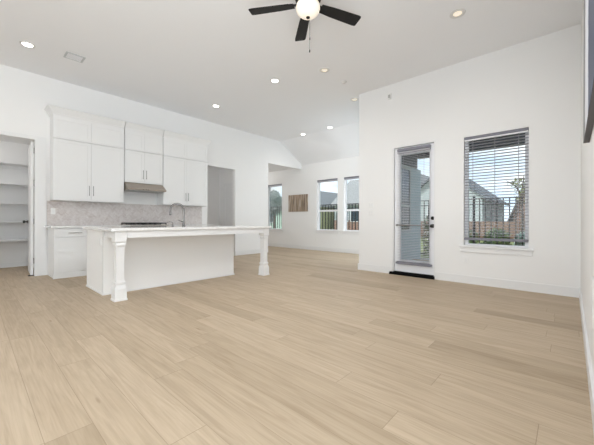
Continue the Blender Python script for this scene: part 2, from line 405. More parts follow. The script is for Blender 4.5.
struct(mb, 'wall_left', M['wall'], 'white kitchen wall with three openings', 'wall')
W1 = (-9.07, -8.21, 0.68, 2.45); W2 = (-6.49, -5.632, 0.70, 2.42); W3 = (-5.395, -4.537, 0.70, 2.42)
struct(solid_grid(MB(), 'y', YD, YD + 0.15, -10.7, XJ + 0.15, 0, H, [W1, W2, W3]), 'wall_back', M['wall'], 'far white wall with three windows', 'wall')
DR = (-2.548, -1.763, -0.01, 2.445); W4 = (-1.312, -0.455, 0.625, 2.412)
struct(solid_grid(MB(), 'y', YB, YB + 0.15, XJ, XC + 3.0, 0, H, [DR, W4]), 'wall_front', M['wall'], 'white wall with the glazed door and blind-covered window', 'wall')
struct(BX(XJ, XJ + 0.15, YB + 0.15, YD, 0, H), 'wall_nook', M['siding'], 'outer side wall of the dining nook in pale siding beside the porch', 'wall')
struct(BX(XJ + 0.15, XJ + 0.17, YB + 0.15, YD + 0.15, 0.0, 2.45).box(XJ - 0.05, XJ + 0.17, YD + 0.15, YD + 0.45, -0.2, 2.45), 'trim_7', M['siding'], 'pale blue siding on the porch side of the dining nook', 'trim')
struct(BX(XC, XC + 0.13, 0.95, YB, 0, H), 'wall_right', M['wall'], 'white wall at the right with the navy canvas', 'wall')
mb = MB(); mb.box(XK - 0.13, 3.1, -9.23, -9.1, 0, H); mb.box(3.1, 3.23, -9.23, YB, 0, H)
struct(mb, 'wall_rear', M['wall'], 'white wall behind the viewer', 'wall')
# pantry, hallway and alcove shells
mb = MB(); mb.box(-9.05, -8.93, -1.5, 1.07, 0, 2.8); mb.box(-8.93, XK - 0.13, 0.95, 1.07, 0, 2.8); mb.box(-8.93, XK - 0.13, -1.5, -1.38, 0, 2.8); mb.box(-8.93, XK - 0.13, -1.38, 0.95, 2.7, 2.8)
struct(mb, 'wall_pantry', M['wall'], 'white pantry walls beyond the open door at the left', 'wall')
mb = MB(); mb.box(-8.75, -8.62, 3.4, 5.75, 0, 2.9); mb.box(-8.62, XK - 0.13, 3.4, 3.52, 0, 2.9); mb.box(-8.62, XK - 0.13, 5.62, 5.75, 0, 2.9); mb.box(-8.62, XK - 0.13, 3.52, 5.62, 2.78, 2.9)
struct(mb, 'wall_hall', M['wall'], 'shaded hallway walls beyond the tall opening beside the cabinets', 'wall')
mb = MB(); mb.box(-10.7, -10.58, 6.2, YD, 0, 3.2); mb.box(-10.58, XK - 0.13, 6.2, 6.32, 0, 3.2); mb.box(-10.58, XK - 0.13, 6.32, YD, 2.96, 3.08)
struct(mb, 'wall_alcove', M['wall'], 'alcove walls and low ceiling beyond the wide opening at the far end', 'wall')

for nm, lc, lw in (('hall_fill', (-8.0, 4.3, 2.86), 5), ('pantry_fill', (-8.0, -0.2, 2.66), 8), ('alcove_fill', (-9.7, 7.0, 2.86), 16)):  # unseen point lights added to brighten the hallway, pantry and alcove
    ld = bpy.data.lights.new(nm, 'POINT'); ld.energy = lw; ld.shadow_soft_size = 0.12; ld.color = (1.0, 0.97, 0.94)
    lo = bpy.data.objects.new(nm, ld); COL.objects.link(lo); lo.location = (lc[0], lc[1], lc[2] - 0.13)

# baseboards
bh, bt = 0.13, 0.016
def base(name, mb, label): 
    o = struct(mb, name, M['trim'], label, 'baseboard'); return o
base('baseboard_left', BX(XK, XK + bt, 5.233, 6.507, 0, bh), 'white baseboard between the two openings in the kitchen wall')
base('baseboard_back', BX(-10.5, XJ, YD - bt, YD, 0, bh), 'white baseboard along the far wall under the windows')
base('baseboard_front', BX(XJ, DR[0] - 0.0, YB - bt, YB, 0, bh).box(DR[1] + 0.0, XC - bt, YB - bt, YB, 0, bh).box(XJ - bt, XJ, YB - bt, YD - bt, 0, bh), 'white baseboard along the wall with the glazed door')
base('baseboard_right', BX(XC - bt, XC, 0.95, YB, 0, bh), 'white baseboard at the foot of the right wall')
base('baseboard_hall', BX(-8.62, -8.62 + bt, 3.52, 5.62, 0, bh), 'white baseboard in the hallway')
base('baseboard_pantry', BX(-8.93, -8.93 + bt, -1.38, 0.95, 0, 0.10), 'white baseboard under the pantry shelves')

# casing around the pantry opening, plus the hallway trim
mb = MB(); cw = 0.155
mb.box(XK, XK + 0.018, PAN[1] - 0.01, PAN[1] + cw, 0, PAN[3] + 0.07, 0.003); mb.box(XK, XK + 0.018, PAN[0] - cw, PAN[1] - 0.01, PAN[3], PAN[3] + 0.07, 0.003); mb.box(XK, XK + 0.018, PAN[0] - cw, PAN[0] + 0.01, 0, PAN[3], 0.003)
struct(mb, 'trim_1', M['trim'], 'white casing around the pantry doorway', 'trim')
mb = MB(); mb.box(-8.35, -7.55, 5.60, 5.62, 2.12, 2.21); mb.box(-8.35, -8.26, 5.60, 5.62, 0, 2.12); mb.box(-7.64, -7.55, 5.60, 5.62, 0, 2.12)
struct(mb, 'trim_2', M['trim'], 'white door casing inside the hallway', 'trim')
d3 = thing('door_3', 'white door in the hallway side wall', 'door', (-7.95, 5.60, 0), kind='structure')
BX(-8.26, -7.64, 5.605, 5.622, 0.01, 2.12).box(-8.17, -7.73, 5.600, 5.606, 0.2, 0.95).box(-8.17, -7.73, 5.600, 5.606, 1.1, 1.98).build('door_panel', M['trim'], d3)
MB().lathe((-7.72, 5.605, 0.98), [(0.03, 0), (0.03, -0.01), (0.012, -0.015), (0.012, -0.04), (0.028, -0.05), (0.022, -0.07), (0.001, -0.072)], 14, 'y').build('knob', M['nickel'], d3, True)

# ------------------------------------------------------------------ windows
def window(n, hole, Y, label, mid, fm, sill=True):
    x0, x1, z0, z1 = hole
    t = thing('window_%d' % n, label, 'window', ((x0 + x1) / 2, Y, z0), kind='structure')
    f = MB(); ft = 0.05; fb = 0.028; ya, yb = Y + 0.07, Y + 0.13
    f.box(x0, x0 + ft, ya, yb, z0, z1); f.box(x1 - ft, x1, ya, yb, z0, z1); f.box(x0 + ft, x1 - ft, ya, yb, z0, z0 + fb); f.box(x0 + ft, x1 - ft, ya, yb, z1 - ft, z1)
    fr = f.build('window_frame', fm, t)
    zm = z0 + (z1 - z0) * 0.385
    if mid:
        BX(x0 + ft, x1 - ft, Y + 0.075, Y + 0.125, zm - 0.03, zm + 0.03).build('meeting_rail', fm, t)
        BX(x0 + ft, x1 - ft, Y + 0.098, Y + 0.103, z0 + fb, zm - 0.03).build('pane', M['glass'], t)
        BX(x0 + ft, x1 - ft, Y + 0.098, Y + 0.103, zm + 0.03, z1 - ft).build('pane', M['glass'], t)
    else:
        BX(x0 + ft, x1 - ft, Y + 0.098, Y + 0.103, z0 + fb, z1 - ft).build('pane', M['glass'], t)
    if sill:
        BX(x0 - 0.06, x1 + 0.06, Y - 0.035, Y - 0.0005, z0 - 0.032, z0 - 0.002, bev=0.006).box(x0 + 0.001, x1 - 0.001, Y - 0.01, Y + 0.07, z0 - 0.012 + 0.013, z0 + 0.008).build('sill', M['trim'], t)
        BX(x0 - 0.045, x1 + 0.045, Y - 0.016, Y - 0.0005, z0 - 0.11, z0 - 0.034, bev=0.003).build('apron', M['trim'], t)
    return t
window(1, W1, YD, 'tall window in the alcove with a tree outside', False, M['vinyl'])
window(2, W2, YD, 'left one of the two paired windows in the far wall', True, M['vinyl'])
window(3, W3, YD, 'right one of the paired far windows, cut off by the wall corner', True, M['vinyl'])
window(4, W4, YB, 'large window behind the open white slat blind', False, M['vinyl'])

def slats(mb, x0, x1, yc, z0, z1, pitch, depth, tilt=0.0, th=0.003):
    z = z0
    while z < z1:
        dz = math.tan(tilt) * depth / 2
        mb.loft([[(x, yc - depth / 2, z - dz), (x, yc, z + 0.004), (x, yc + depth / 2, z + dz), (x, yc + depth / 2, z + dz + th), (x, yc, z + th + 0.004), (x, yc - depth / 2, z - dz + th)] for x in (x0, x1)])
        z += pitch
    return mb
b = thing('window_blind', 'open white slat blind over the large window near the right wall', 'blind', (-0.884, YB + 0.03, 0.72))
bx0, bx1 = W4[0] + 0.006, W4[1] - 0.006
BX(bx0, bx1, YB - 0.006, YB + 0.055, 2.365, 2.409, bev=0.005).build('headrail', M['rail'], b); BX(bx0, bx1, YB - 0.002, YB + 0.055, 2.342, 2.363, bev=0.004).build('valance', M['vinyl'], b)
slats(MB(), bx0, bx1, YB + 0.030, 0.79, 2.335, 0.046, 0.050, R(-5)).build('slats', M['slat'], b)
BX(bx0, bx1, YB + 0.003, YB + 0.057, 0.715, 0.755, bev=0.006).build('bottom_rail', M['rail'], b)
for fx in (0.14, 0.5, 0.86):
    xx = bx0 + (bx1 - bx0) * fx
    MB().tube([(xx, YB + 0.003, 0.755), (xx, YB + 0.003, 2.345)], 0.0025, 6).tube([(xx, YB + 0.057, 0.755), (xx, YB + 0.057, 2.345)], 0.0025, 6).build('ladder_cord', M['slat'], b)
for i, (hole, lab) in enumerate(((W1, 'grey blind raised to the head of the alcove window'), (W2, 'grey blind raised to the head of the left paired window'), (W3, 'grey blind raised to the head of the right paired window'))):
    b = thing('raised_blind', lab, 'blind', ((hole[0] + hole[1]) / 2, YD + 0.03, hole[3] - 0.1), 'raised blinds on the far wall')
    BX(hole[0] + 0.006, hole[1] - 0.006, YD + 0.004, YD + 0.055, hole[3] - 0.045, hole[3] - 0.003, bev=0.004).build('headrail', M['rail'], b)
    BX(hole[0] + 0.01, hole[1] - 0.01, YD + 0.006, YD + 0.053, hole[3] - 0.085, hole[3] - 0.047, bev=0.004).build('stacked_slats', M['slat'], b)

# ------------------------------------------------------------------ exterior glazed door
d = thing('door_1', 'white exterior door with a full glass lite and attached blind', 'door', (-2.156, YB + 0.05, 0), kind='structure')
fx0, fx1, fz1 = DR[0], DR[1], DR[3]
MB().box(fx0, fx0 + 0.022, YB + 0.005, YB + 0.13, 0.0, fz1).box(fx1 - 0.022, fx1, YB + 0.005, YB + 0.13, 0.0, fz1).box(fx0 + 0.022, fx1 - 0.022, YB + 0.005, YB + 0.13, fz1 - 0.022, fz1).build('jamb', M['trim'], d)
sx0, sx1, sz0, sz1 = fx0 + 0.030, fx1 - 0.028, 0.062, fz1 - 0.032
gx0, gx1, gz0, gz1 = -2.405, -1.868, 0.285, 2.275
leaf = solid_grid(MB(), 'y', YB + 0.03, YB + 0.075, sx0, sx1, sz0, sz1, [(gx0, gx1, gz0, gz1)]).build('door_leaf', M['door'], d)
mb = MB(); lw = 0.03
for (a, bb, c, dd) in ((gx0 - lw, gx0, gz0 - lw, gz1 + lw), (gx1, gx1 + lw, gz0 - lw, gz1 + lw), (gx0, gx1, gz0 - lw, gz0), (gx0, gx1, gz1, gz1 + lw)):
    mb.box(a, bb, YB + 0.02, YB + 0.03, c, dd)
mb.build('lite_frame', M['door'], leaf)
BX(gx0, gx1, YB + 0.050, YB + 0.055, gz0, gz1).build('pane', M['glass'], leaf)
MB().prism([(YB - 0.05, 0.001), (YB + 0.14, 0.001), (YB + 0.14, 0.058), (YB - 0.012, 0.058), (YB - 0.045, 0.02)], 'x', fx0 + 0.023, fx1 - 0.023).prism([(YB - 0.05, 0.001), (YB - 0.017, 0.001), (YB - 0.017, 0.05), (YB - 0.045, 0.02)], 'x', fx0 - 0.05, fx1 + 0.0).build('threshold', M['sill_black'], d)
for z, nm in ((0.937, 'knob'), (1.075, 'deadbolt')):
    prof = [(0.034, 0), (0.034, -0.01), (0.014, -0.014), (0.014, -0.045), (0.030, -0.052), (0.030, -0.072), (0.02, -0.08), (0.001, -0.081)] if nm == 'knob' else [(0.031, 0), (0.031, -0.016), (0.024, -0.022), (0.001, -0.023)]
    MB().lathe((-1.812, YB + 0.03, z), prof, 18, 'y').build(nm, M['bronze'], d, True)
b = thing('door_blind', 'white slat blind with grey rails fixed to the glazed door', 'blind', (-2.14, YB, 0.21))
BX(-2.447, -1.842, YB - 0.035, YB + 0.019, 2.335, 2.388, bev=0.006).build('headrail', M['rail'], b)
BX(-2.445, -1.842, YB - 0.032, YB + 0.019, 2.300, 2.330, bev=0.004).build('valance', M['slat'], b)
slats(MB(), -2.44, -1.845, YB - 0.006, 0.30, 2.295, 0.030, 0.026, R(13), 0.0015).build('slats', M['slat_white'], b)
BX(-2.447, -1.842, YB - 0.022, YB + 0.016, 0.205, 0.262, bev=0.008).build('bottom_rail', M['rail'], b)
for xx in (-2.452, -1.838):
    MB().lathe((xx, YB - 0.03, 0.232), [(0.001, 0), (0.022, 0.002), (0.022, 0.046)], 14, 'y').build('hold_down_bracket', M['rail'], b, True)
for xx in (-2.33, -1.95):
    MB().tube([(xx, YB - 0.021, 0.262), (xx, YB - 0.021, 2.30)], 0.002, 6).build('ladder_cord', M['slat'], b)
MB().tube([(-2.435, YB - 0.045, 0.945), (-1.86, YB - 0.045, 0.937)], 0.009, 10).lathe((-2.437, YB - 0.06, 0.945), [(0.001, 0), (0.02, 0.002), (0.02, 0.03), (0.008, 0.034), (0.008, 0.075)], 14, 'y').build('security_bar', M['nickel'], d, True)

# ------------------------------------------------------------------ pantry
p = thing('door_2', 'white pantry door swung open into the pantry', 'door', (-7.32, 0.80, 0), kind='structure')
lf = MB().loft([[(-7.30, 0.770, z), (-7.30, 0.808, z), (-8.06, 0.848, z), (-8.06, 0.810, z)] for z in (0.012, 2.46)]).build('door_leaf', M['trim'], p, bevel=0.002)
for (za, zb_) in ((0.22, 0.95), (1.10, 2.33)):
    MB().loft([[(-7.42, 0.770, z), (-7.42, 0.782, z), (-7.94, 0.809, z), (-7.94, 0.797, z)] for z in (za, zb_)]).build('raised_panel', M['trim'], lf, bevel=0.003)
MB().lathe((-7.99, 0.807, 0.985), [(0.034, 0), (0.034, -0.008), (0.012, -0.012), (0.012, -0.045), (0.03, -0.055), (0.026, -0.08), (0.001, -0.083)], 16, 'y').build('knob', M['bronze'], lf, True)
for z in (0.22, 0.95, 1.65, 2.25):
    BX(-7.345, -7.285, 0.806, 0.822, z, z + 0.10).build('hinge', M['nickel'], p)
BX(-7.36, -7.25, 0.74, 0.815, 0.001, 0.011).build('door_gap_shade', M['black'], p)  # thin black sheet standing in for the dark gap under the leaf
p = thing('pantry_shelving', 'white built-in shelving on the back wall of the pantry', 'shelves', (-8.75, 0.0, 0))
for z in (0.60, 0.99, 1.375, 1.785, 2.21):
    BX(-8.928, -8.56, -1.375, 0.90, z - 0.022, z + 0.0, bev=0.003).build('shelf', M['trim'], p)
for z in (0.60, 0.99, 1.375, 1.785, 2.21):
    BX(-8.928, -8.908, -1.375, 0.90, z - 0.09, z - 0.022).build('cleat', M['trim'], p)

# ------------------------------------------------------------------ kitchen cabinets
def shaker(mb, y0, y1, z0, z1, xf, st=0.055):
    mb.box(xf - 0.020, xf, y0, y0 + st, z0, z1); mb.box(xf - 0.020, xf, y1 - st, y1, z0, z1)
    mb.box(xf - 0.020, xf, y0 + st, y1 - st, z0, z0 + st); mb.box(xf - 0.020, xf, y0 + st, y1 - st, z1 - st, z1)
    mb.box(xf - 0.018, xf - 0.007, y0 + st, y1 - st, z0 + st, z1 - st)
    return mb
def pull(parent, p0, p1, out=0.028, r=0.0055, d=(1, 0, 0)):
    p0, p1, dv = Vector(p0), Vector(p1), Vector(d)
    ax = (p1 - p0).normalized()
    mb = MB(); mb.tube([p0 + dv * out, p1 + dv * out], r, 10)
    for q in (p0 + ax * 0.02, p1 - ax * 0.02): mb.tube([q, q + dv * out], r * 0.8, 8)
    return mb.build('handle', M['nickel'], parent, True)

XU = -6.865                                       # front plane of the upper doors
def wall_cabinet(label, y0, y1, zb, crown_l, crown_r):
    t = thing('wall_cabinet', label, 'cabinet', (XK + 0.17, (y0 + y1) / 2, zb), 'white wall cabinets over the counter')
    BX(XK + 0.002, XU - 0.022, y0, y1, zb, 3.0).box(XU - 0.022, XU - 0.012, y0, y1, 2.903, 3.0).build('carcass', M['cab'], t)
    ym = (y0 + y1) / 2; zt = 2.515
    for (a, bb, side) in ((y0 + 0.004, ym - 0.0015, 1), (ym + 0.0015, y1 - 0.004, -1)):
        dd = shaker(MB(), a, bb, zb + 0.028, zt - 0.016, XU).build('door', M['cab'], t)
        yh = bb - 0.032 if side == 1 else a + 0.032
        z0 = zb + (0.105 if zb < 1.6 else 0.09)
        pull(dd, (XU, yh, z0), (XU, yh, z0 + 0.19))
        shaker(MB(), a, bb, zt + 0.016, 2.90, XU).build('upper_door', M['cab'], t)
    BX(XU - 0.022, XU + 0.012, y0 - (0.012 if crown_l else 0), y1 + (0.012 if crown_r else 0), zt - 0.012, zt + 0.012, bev=0.005).build('mid_rail', M['cab'], t)
    BX(XU - 0.022, XU + 0.002, y0, y1, zb, zb + 0.024, bev=0.003).build('light_rail', M['cab'], t)
    # crown moulding, flaring out and returning at the ends
    o = 0.085
    prof = [(0.0, 2.935), (0.012, 2.935), (0.018, 2.955), (0.045, 3.0), (0.07, 3.045), (o, 3.055), (o, 3.075)]
    rings = []
    for dx, z in prof:
        ya, yb = y0 - (dx if crown_l else 0), y1 + (dx if crown_r else 0)
        rings.append([(XK + 0.002, ya, z), (XU - 0.012 + dx, ya, z), (XU - 0.012 + dx, yb, z), (XK + 0.002, yb, z)])
    rings2 = rings
    MB().loft(rings2).build('crown', M['cab'], t)
    return t
wall_cabinet('tall white wall cabinet nearest the pantry door', 1.026, 2.185, 1.385, True, False)
wall_cabinet('short white wall cabinet above the range hood', 2.195, 2.985, 1.823, False, False)
wall_cabinet('tall white wall cabinet beside the hallway opening', 2.995, 4.132, 1.385, False, True)

XB = -6.575
def base_cabinet(label, y0, y1, ndoor, end=False):
    t = thing('base_cabinet', label, 'cabinet', ((XK + XB) / 2, (y0 + y1) / 2, 0), 'white base cabinets under the counter')
    BX(XK + 0.002, XB - 0.021, y0, y1, 0.10, 0.882).build('carcass', M['cab'], t)
    BX(XK + 0.002, XB - 0.03, y0 + 0.001, y1 - 0.001, 0.0, 0.10).box(XB - 0.03, XB - 0.012, y0 - (0.012 if end else 0), y1, 0.0, 0.085, bev=0.003).build('base_moulding', M['cab'], t)
    dr = BX(XB - 0.020, XB, y0 + 0.006, y1 - 0.004, 0.725, 0.868, bev=0.002).build('drawer', M['cab'], t)
    yc = (y0 + y1) / 2
    pull(dr, (XB, yc - 0.10, 0.795), (XB, yc + 0.10, 0.795))
    w = (y1 - y0 - 0.010) / ndoor
    for i in range(ndoor):
        a = y0 + 0.006 + i * w
        dd = shaker(MB(), a, a + w - 0.003, 0.112, 0.715, XB).build('door', M['cab'], t)
        yh = a + w - 0.035 if (ndoor == 1 or i == 0) else a + 0.032
        pull(dd, (XB, yh, 0.48), (XB, yh, 0.66))
    return t
base_cabinet('white base cabinet with one drawer at the pantry end of the counter', 0.998, 1.595, 1, True)
base_cabinet('white base cabinet between the end cabinet and the black range', 1.600, 2.190, 1)
base_cabinet('white base cabinet just right of the black range', 2.975, 3.590, 1)
base_cabinet('white base cabinet at the hallway end of the counter', 3.595, 4.200, 1)
c = BX(XK + 0.002, -6.545, 0.955, 2.192, 0.884, 0.92, bev=0.003).build('worktop', M['marble']); tag(c, 'pale marble worktop on the base cabinets left of the range', 'worktop')
c = BX(XK + 0.002, -6.545, 2.973, 4.22, 0.884, 0.92, bev=0.003).build('worktop', M['marble']); tag(c, 'pale marble worktop on the base cabinets right of the range', 'worktop')

# herringbone backsplash
bs = thing('backsplash', 'beige herringbone stone tile backsplash on the kitchen wall', 'backsplash', (XK, 2.6, 0.922), kind='structure')
Y0b, Y1b, Z0b, Z1b = 0.985, 4.16, 0.922, 1.382
BX(XK + 0.0005, XK + 0.005, Y0b, Y1b, Z0b, Z1b).build('grout', M['grout'], bs)
mb = MB(); a, l = 0.033, 0.099; g = 0.002
ca = math.cos(R(45)); sa = math.sin(R(45))
def hb(u, v): return (Y0b + 1.5 + (u * ca - v * sa), Z0b + 0.2 + (u * sa + v * ca))
def tile(u0, v0, du, dv):
    pts = [hb(u0 + g / 2, v0 + g / 2), hb(u0 + du - g / 2, v0 + g / 2), hb(u0 + du - g / 2, v0 + dv - g / 2), hb(u0 + g / 2, v0 + dv - g / 2)]
    if max(p[0] for p in pts) < Y0b or min(p[0] for p in pts) > Y1b or max(p[1] for p in pts) < Z0b or min(p[1] for p in pts) > Z1b: return
    mb.prism(pts, 'x', XK + 0.004, XK + 0.010)
n = 3
for i in range(-110, 111):
    for j in range(-25, 26):
        # lattice of the 3:1 herringbone: translations (a, a) and (2l... ) built from steps of one tile width
        ox, oy = i * a + j * l, i * a - j * l
        tile(ox, oy, l, a); tile(ox, oy + a, a, l)
for co, no in (((0, Y0b, 0), (0, -1, 0)), ((0, Y1b, 0), (0, 1, 0)), ((0, 0, Z0b), (0, 0, -1)), ((0, 0, Z1b), (0, 0, 1))):
    bmesh.ops.bisect_plane(mb.bm, geom=mb.bm.verts[:] + mb.bm.edges[:] + mb.bm.faces[:], plane_co=co, plane_no=no, clear_outer=True)
mb.build('tiles', M['tile'], bs)
ol = thing('wall_outlet', 'small white outlet plate at the pantry end of the backsplash', 'outlet', (XK + 0.011, 1.075, 1.14), 'outlet plates')
BX(XK + 0.010, XK + 0.015, 1.04, 1.11, 1.13, 1.245, bev=0.002).build('plate', M['plate'], ol); BX(XK + 0.015, XK + 0.0165, 1.058, 1.092, 1.15, 1.225).build('socket', M['trim'], ol)

# range and hood
ry0, ry1 = 2.197, 2.968
t = thing('range_cooker', 'black and steel slide-in gas range between the base cabinets', 'range', (-6.88, 2.58, 0))
BX(XK + 0.02, -6.60, ry0, ry1, 0.05, 0.862).build('body', M['steel'], t)
BX(XK + 0.02, -6.55, ry0, ry1, 0.905, 0.928, bev=0.003).build('cooktop', M['steel'], t)
BX(-6.60, -6.555, ry0, ry1, 0.865, 0.903).build('control_panel', M['blackgloss'], t)
for i in range(5):
    MB().lathe((-6.555, ry0 + 0.12 + i * 0.133, 0.884), [(0.017, 0), (0.017, 0.02), (0.013, 0.026), (0.001, 0.027)], 14, 'x').build('knob', M['steel'], t, True)
od = BX(-6.60, -6.56, ry0 + 0.005, ry1 - 0.005, 0.20, 0.855, bev=0.004).build('oven_door', M['blackgloss'], t)
pull(od, (-6.56, ry0 + 0.06, 0.80), (-6.56, ry1 - 0.06, 0.80), 0.04, 0.009)
BX(-6.60, -6.562, ry0 + 0.005, ry1 - 0.005, 0.06, 0.19, bev=0.003).build('warming_drawer', M['steel'], t)
for k in range(3):
    a0 = ry0 + 0.02 + k * 0.245; a1 = a0 + 0.238
    mb = MB()
    for (p, q, r_, s_) in ((-7.13, -6.575, a0, a0 + 0.016), (-7.13, -6.575, a1 - 0.016, a1), (-7.13, -7.114, a0, a1), (-6.591, -6.575, a0, a1), (-6.86, -6.844, a0, a1)):
        mb.box(p, q, r_, s_, 0.948, 0.972)
    mb.box(-7.13, -6.575, (a0 + a1) / 2 - 0.007, (a0 + a1) / 2 + 0.007, 0.95, 0.972)
    for xx in (-7.12, -6.855, -6.585):
        for yy in (a0 + 0.008, a1 - 0.008): mb.box(xx - 0.008, xx + 0.008, yy - 0.008, yy + 0.008, 0.928, 0.95)
    mb.build('grate', M['black'], t)
for k in range(3):
    for xx in (-7.0, -6.72):
        MB().lathe((xx, ry0 + 0.139 + k * 0.245, 0.928), [(0.045, 0), (0.045, 0.008), (0.03, 0.014), (0.001, 0.015)], 16).build('burner', M['black'], t, True)
t = thing('range_hood', 'slim stainless under-cabinet range hood above the range', 'range hood', (-6.93, 2.59, 1.66))
MB().prism([(XK + 0.012, 1.655), (-6.675, 1.655), (-6.675, 1.690), (-6.868, 1.818), (XK + 0.012, 1.818)], 'y', 2.20, 2.985).build('canopy', M['hood'], t, bevel=0.003)
BX(XK + 0.05, -6.70, 2.23, 2.955, 1.648, 1.655).build('filter', M['sensor'], t)
for k in range(3):
    MB().lathe((-6.674, 2.50 + k * 0.05, 1.672), [(0.008, 0), (0.008, 0.004), (0.001, 0.005)], 10, 'x').build('button', M['black'], t, True)

# ------------------------------------------------------------------ island
t = thing('kitchen_island', 'white kitchen island with two square column legs', 'island', (-4.9, 2.4, 0))
ix0, ix1, iy0, iy1 = -5.545, -4.70, 1.242, 3.382
BX(ix0, ix1, iy0, iy1, 0.0, 0.882).build('body', M['island'], t)
BX(ix1 - 0.05, ix1 + 0.004, iy0 - 0.006, iy0 - 0.0005, 0.023, 0.882).build('corner_stile', M['cab'], t)
BX(ix1 - 0.001, ix1 + 0.012, iy0 - 0.012, iy1 + 0.012, 0.0, 0.022).box(ix0, ix1, iy0 - 0.012, iy0 + 0.001, 0.0, 0.022).box(ix0, ix1, iy1 - 0.001, iy1 + 0.012, 0, 0.022).build('shoe_moulding', M['trim'], t)
o = BX(ix1 - 0.175, ix1 - 0.105, iy0 - 0.007, iy0 - 0.0002, 0.66, 0.775, bev=0.002).build('outlet_plate', M['plate'], t)
BX(ix1 - 0.157, ix1 - 0.123, iy0 - 0.009, iy0 - 0.007, 0.68, 0.755).build('socket', M['trim'], o)
for i in range(4):
    a = iy0 + 0.01 + i * 0.53
    mb = MB(); st = 0.055; xf = ix0 - 0.02
    for (ya, yb, za, zb_) in ((a, a + st, 0.11, 0.87), (a + 0.525 - st, a + 0.525, 0.11, 0.87), (a + st, a + 0.525 - st, 0.11, 0.165), (a + st, a + 0.525 - st, 0.815, 0.87)):
        mb.box(xf, ix0 - 0.0005, ya, yb, za, zb_)
    mb.box(xf + 0.007, ix0 - 0.0005, a + st, a + 0.525 - st, 0.165, 0.815)
    dd = mb.build('door', M['cab'], t); pull(dd, (xf, a + 0.48, 0.62), (xf, a + 0.48, 0.80), 0.028, 0.0055, (-1, 0, 0))
prof = [(0.076, 0.0), (0.076, 0.022), (0.070, 0.026), (0.068, 0.150), (0.060, 0.175), (0.052, 0.195), (0.052, 0.205), (0.060, 0.212), (0.060, 0.232), (0.050, 0.240), (0.0465, 0.262),
        (0.0465, 0.675), (0.050, 0.690), (0.058, 0.698), (0.058, 0.720), (0.053, 0.727), (0.055, 0.742), (0.067, 0.752), (0.067, 0.790), (0.067, 0.8825)]
for yc in (1.306, 3.763):
    MB().square_post(-4.275, yc, prof).build('leg', M['trim'], t)
BX(-4.335, -4.207, 1.376, 3.692, 0.795, 0.8825).box(-4.69, -4.345, 1.25, 1.36, 0.795, 0.8825).box(-4.69, -4.345, 3.70, 3.82, 0.795, 0.8825).box(-4.80, -4.685, 3.384, 3.82, 0.795, 0.8825).build('apron', M['trim'], t)
c = BX(-5.60, -4.18, 1.19, 3.865, 0.884, 0.922, bev=0.004).build('island_worktop', M['marble']); tag(c, 'long pale marble worktop of the kitchen island', 'worktop')
t = thing('kitchen_faucet', 'tall chrome gooseneck faucet on the island worktop', 'faucet', (-5.2, 2.64, 0.922))
MB().lathe((-5.2, 2.64, 0.922), [(0.030, 0), (0.030, 0.008), (0.022, 0.014), (0.021, 0.05), (0.018, 0.06), (0.016, 0.12)], 20).build('base', M['chrome'], t, True)
dr_ = Vector((-0.12, -0.19, 0)).normalized(); rr = 0.112
pts = [Vector((-5.2, 2.64, 1.03)), Vector((-5.2, 2.64, 1.12)), Vector((-5.2, 2.64, 1.212))]
for k in range(1, 13):
    an = PI * k / 12
    pts.append(Vector((-5.2, 2.64, 1.212)) + dr_ * (rr - rr * math.cos(an)) + Vector((0, 0, rr * math.sin(an))))
pts.append(pts[-1] + Vector((0, 0, -0.03)))
MB().tube(pts, 0.0155, 14).build('spout', M['chrome'], t, True)
q = pts[-1]; MB().lathe((q.x, q.y, q.z), [(0.014, 0.01), (0.017, 0.0), (0.018, -0.06), (0.016, -0.065)], 16).build('spray_head', M['chrome'], t, True)
MB().tube([(-5.2, 2.64, 1.005), (-5.2, 2.595, 1.005)], 0.011, 10).tube([(-5.2, 2.60, 1.005), (-5.2, 2.575, 1.012), (-5.2, 2.535, 1.03)], 0.006, 10).build('lever', M['chrome'], t, True)
t = thing('soap_dispenser', 'small chrome soap dispenser beside the island faucet', 'soap dispenser', (-5.2, 2.435, 0.922))
MB().lathe((-5.2, 2.435, 0.922), [(0.022, 0), (0.022, 0.006), (0.012, 0.012), (0.011, 0.045), (0.007, 0.05), (0.007, 0.07)], 16).build('pump', M['chrome'], t, True)
MB().tube([(-5.2, 2.435, 0.988), (-5.23, 2.40, 0.995), (-5.26, 2.36, 0.985)], 0.006, 8).build('nozzle', M['chrome'], t, True)

# ------------------------------------------------------------------ ceiling fan
FX, FY, FZ = -2.109, 2.479, 3.371
t = thing('ceiling_fan', 'black five-blade ceiling fan with a lit opal globe', 'ceiling fan', (FX, FY, H))
MB().lathe((FX, FY, H), [(0.085, -0.001), (0.085, -0.03), (0.06, -0.07), (0.02, -0.085)], 24).build('canopy', M['bronze'], t, True)
MB().lathe((FX, FY, 3.36), [(0.02, 0.26), (0.025, 0.20), (0.10, 0.17), (0.135, 0.12), (0.14, 0.06), (0.12, 0.03), (0.10, 0.02)], 32).build('motor_housing', M['bronze'], t, True)
MB().lathe((FX, FY, 3.36), [(0.095, 0.025), (0.095, 0.0), (0.075, -0.005)], 28).build('light_fitter', M['bronze'], t, True)
MB().lathe((FX, FY, 3.375), [(0.075, 0.0)] + [(0.130 * math.cos(x), -0.045 - 0.100 * math.sin(x)) for x in [R(k) for k in (-25, -10, 5, 20, 35, 50, 62, 74, 84)]] + [(0.002, -0.145)], 32).build('light_globe', M['globe'], t, True)
MB().lathe((FX, FY, 3.230), [(0.012, 0.004), (0.022, -0.001), (0.02, -0.008), (0.010, -0.016), (0.001, -0.018)], 16).build('finial', M['bronze'], t, True)
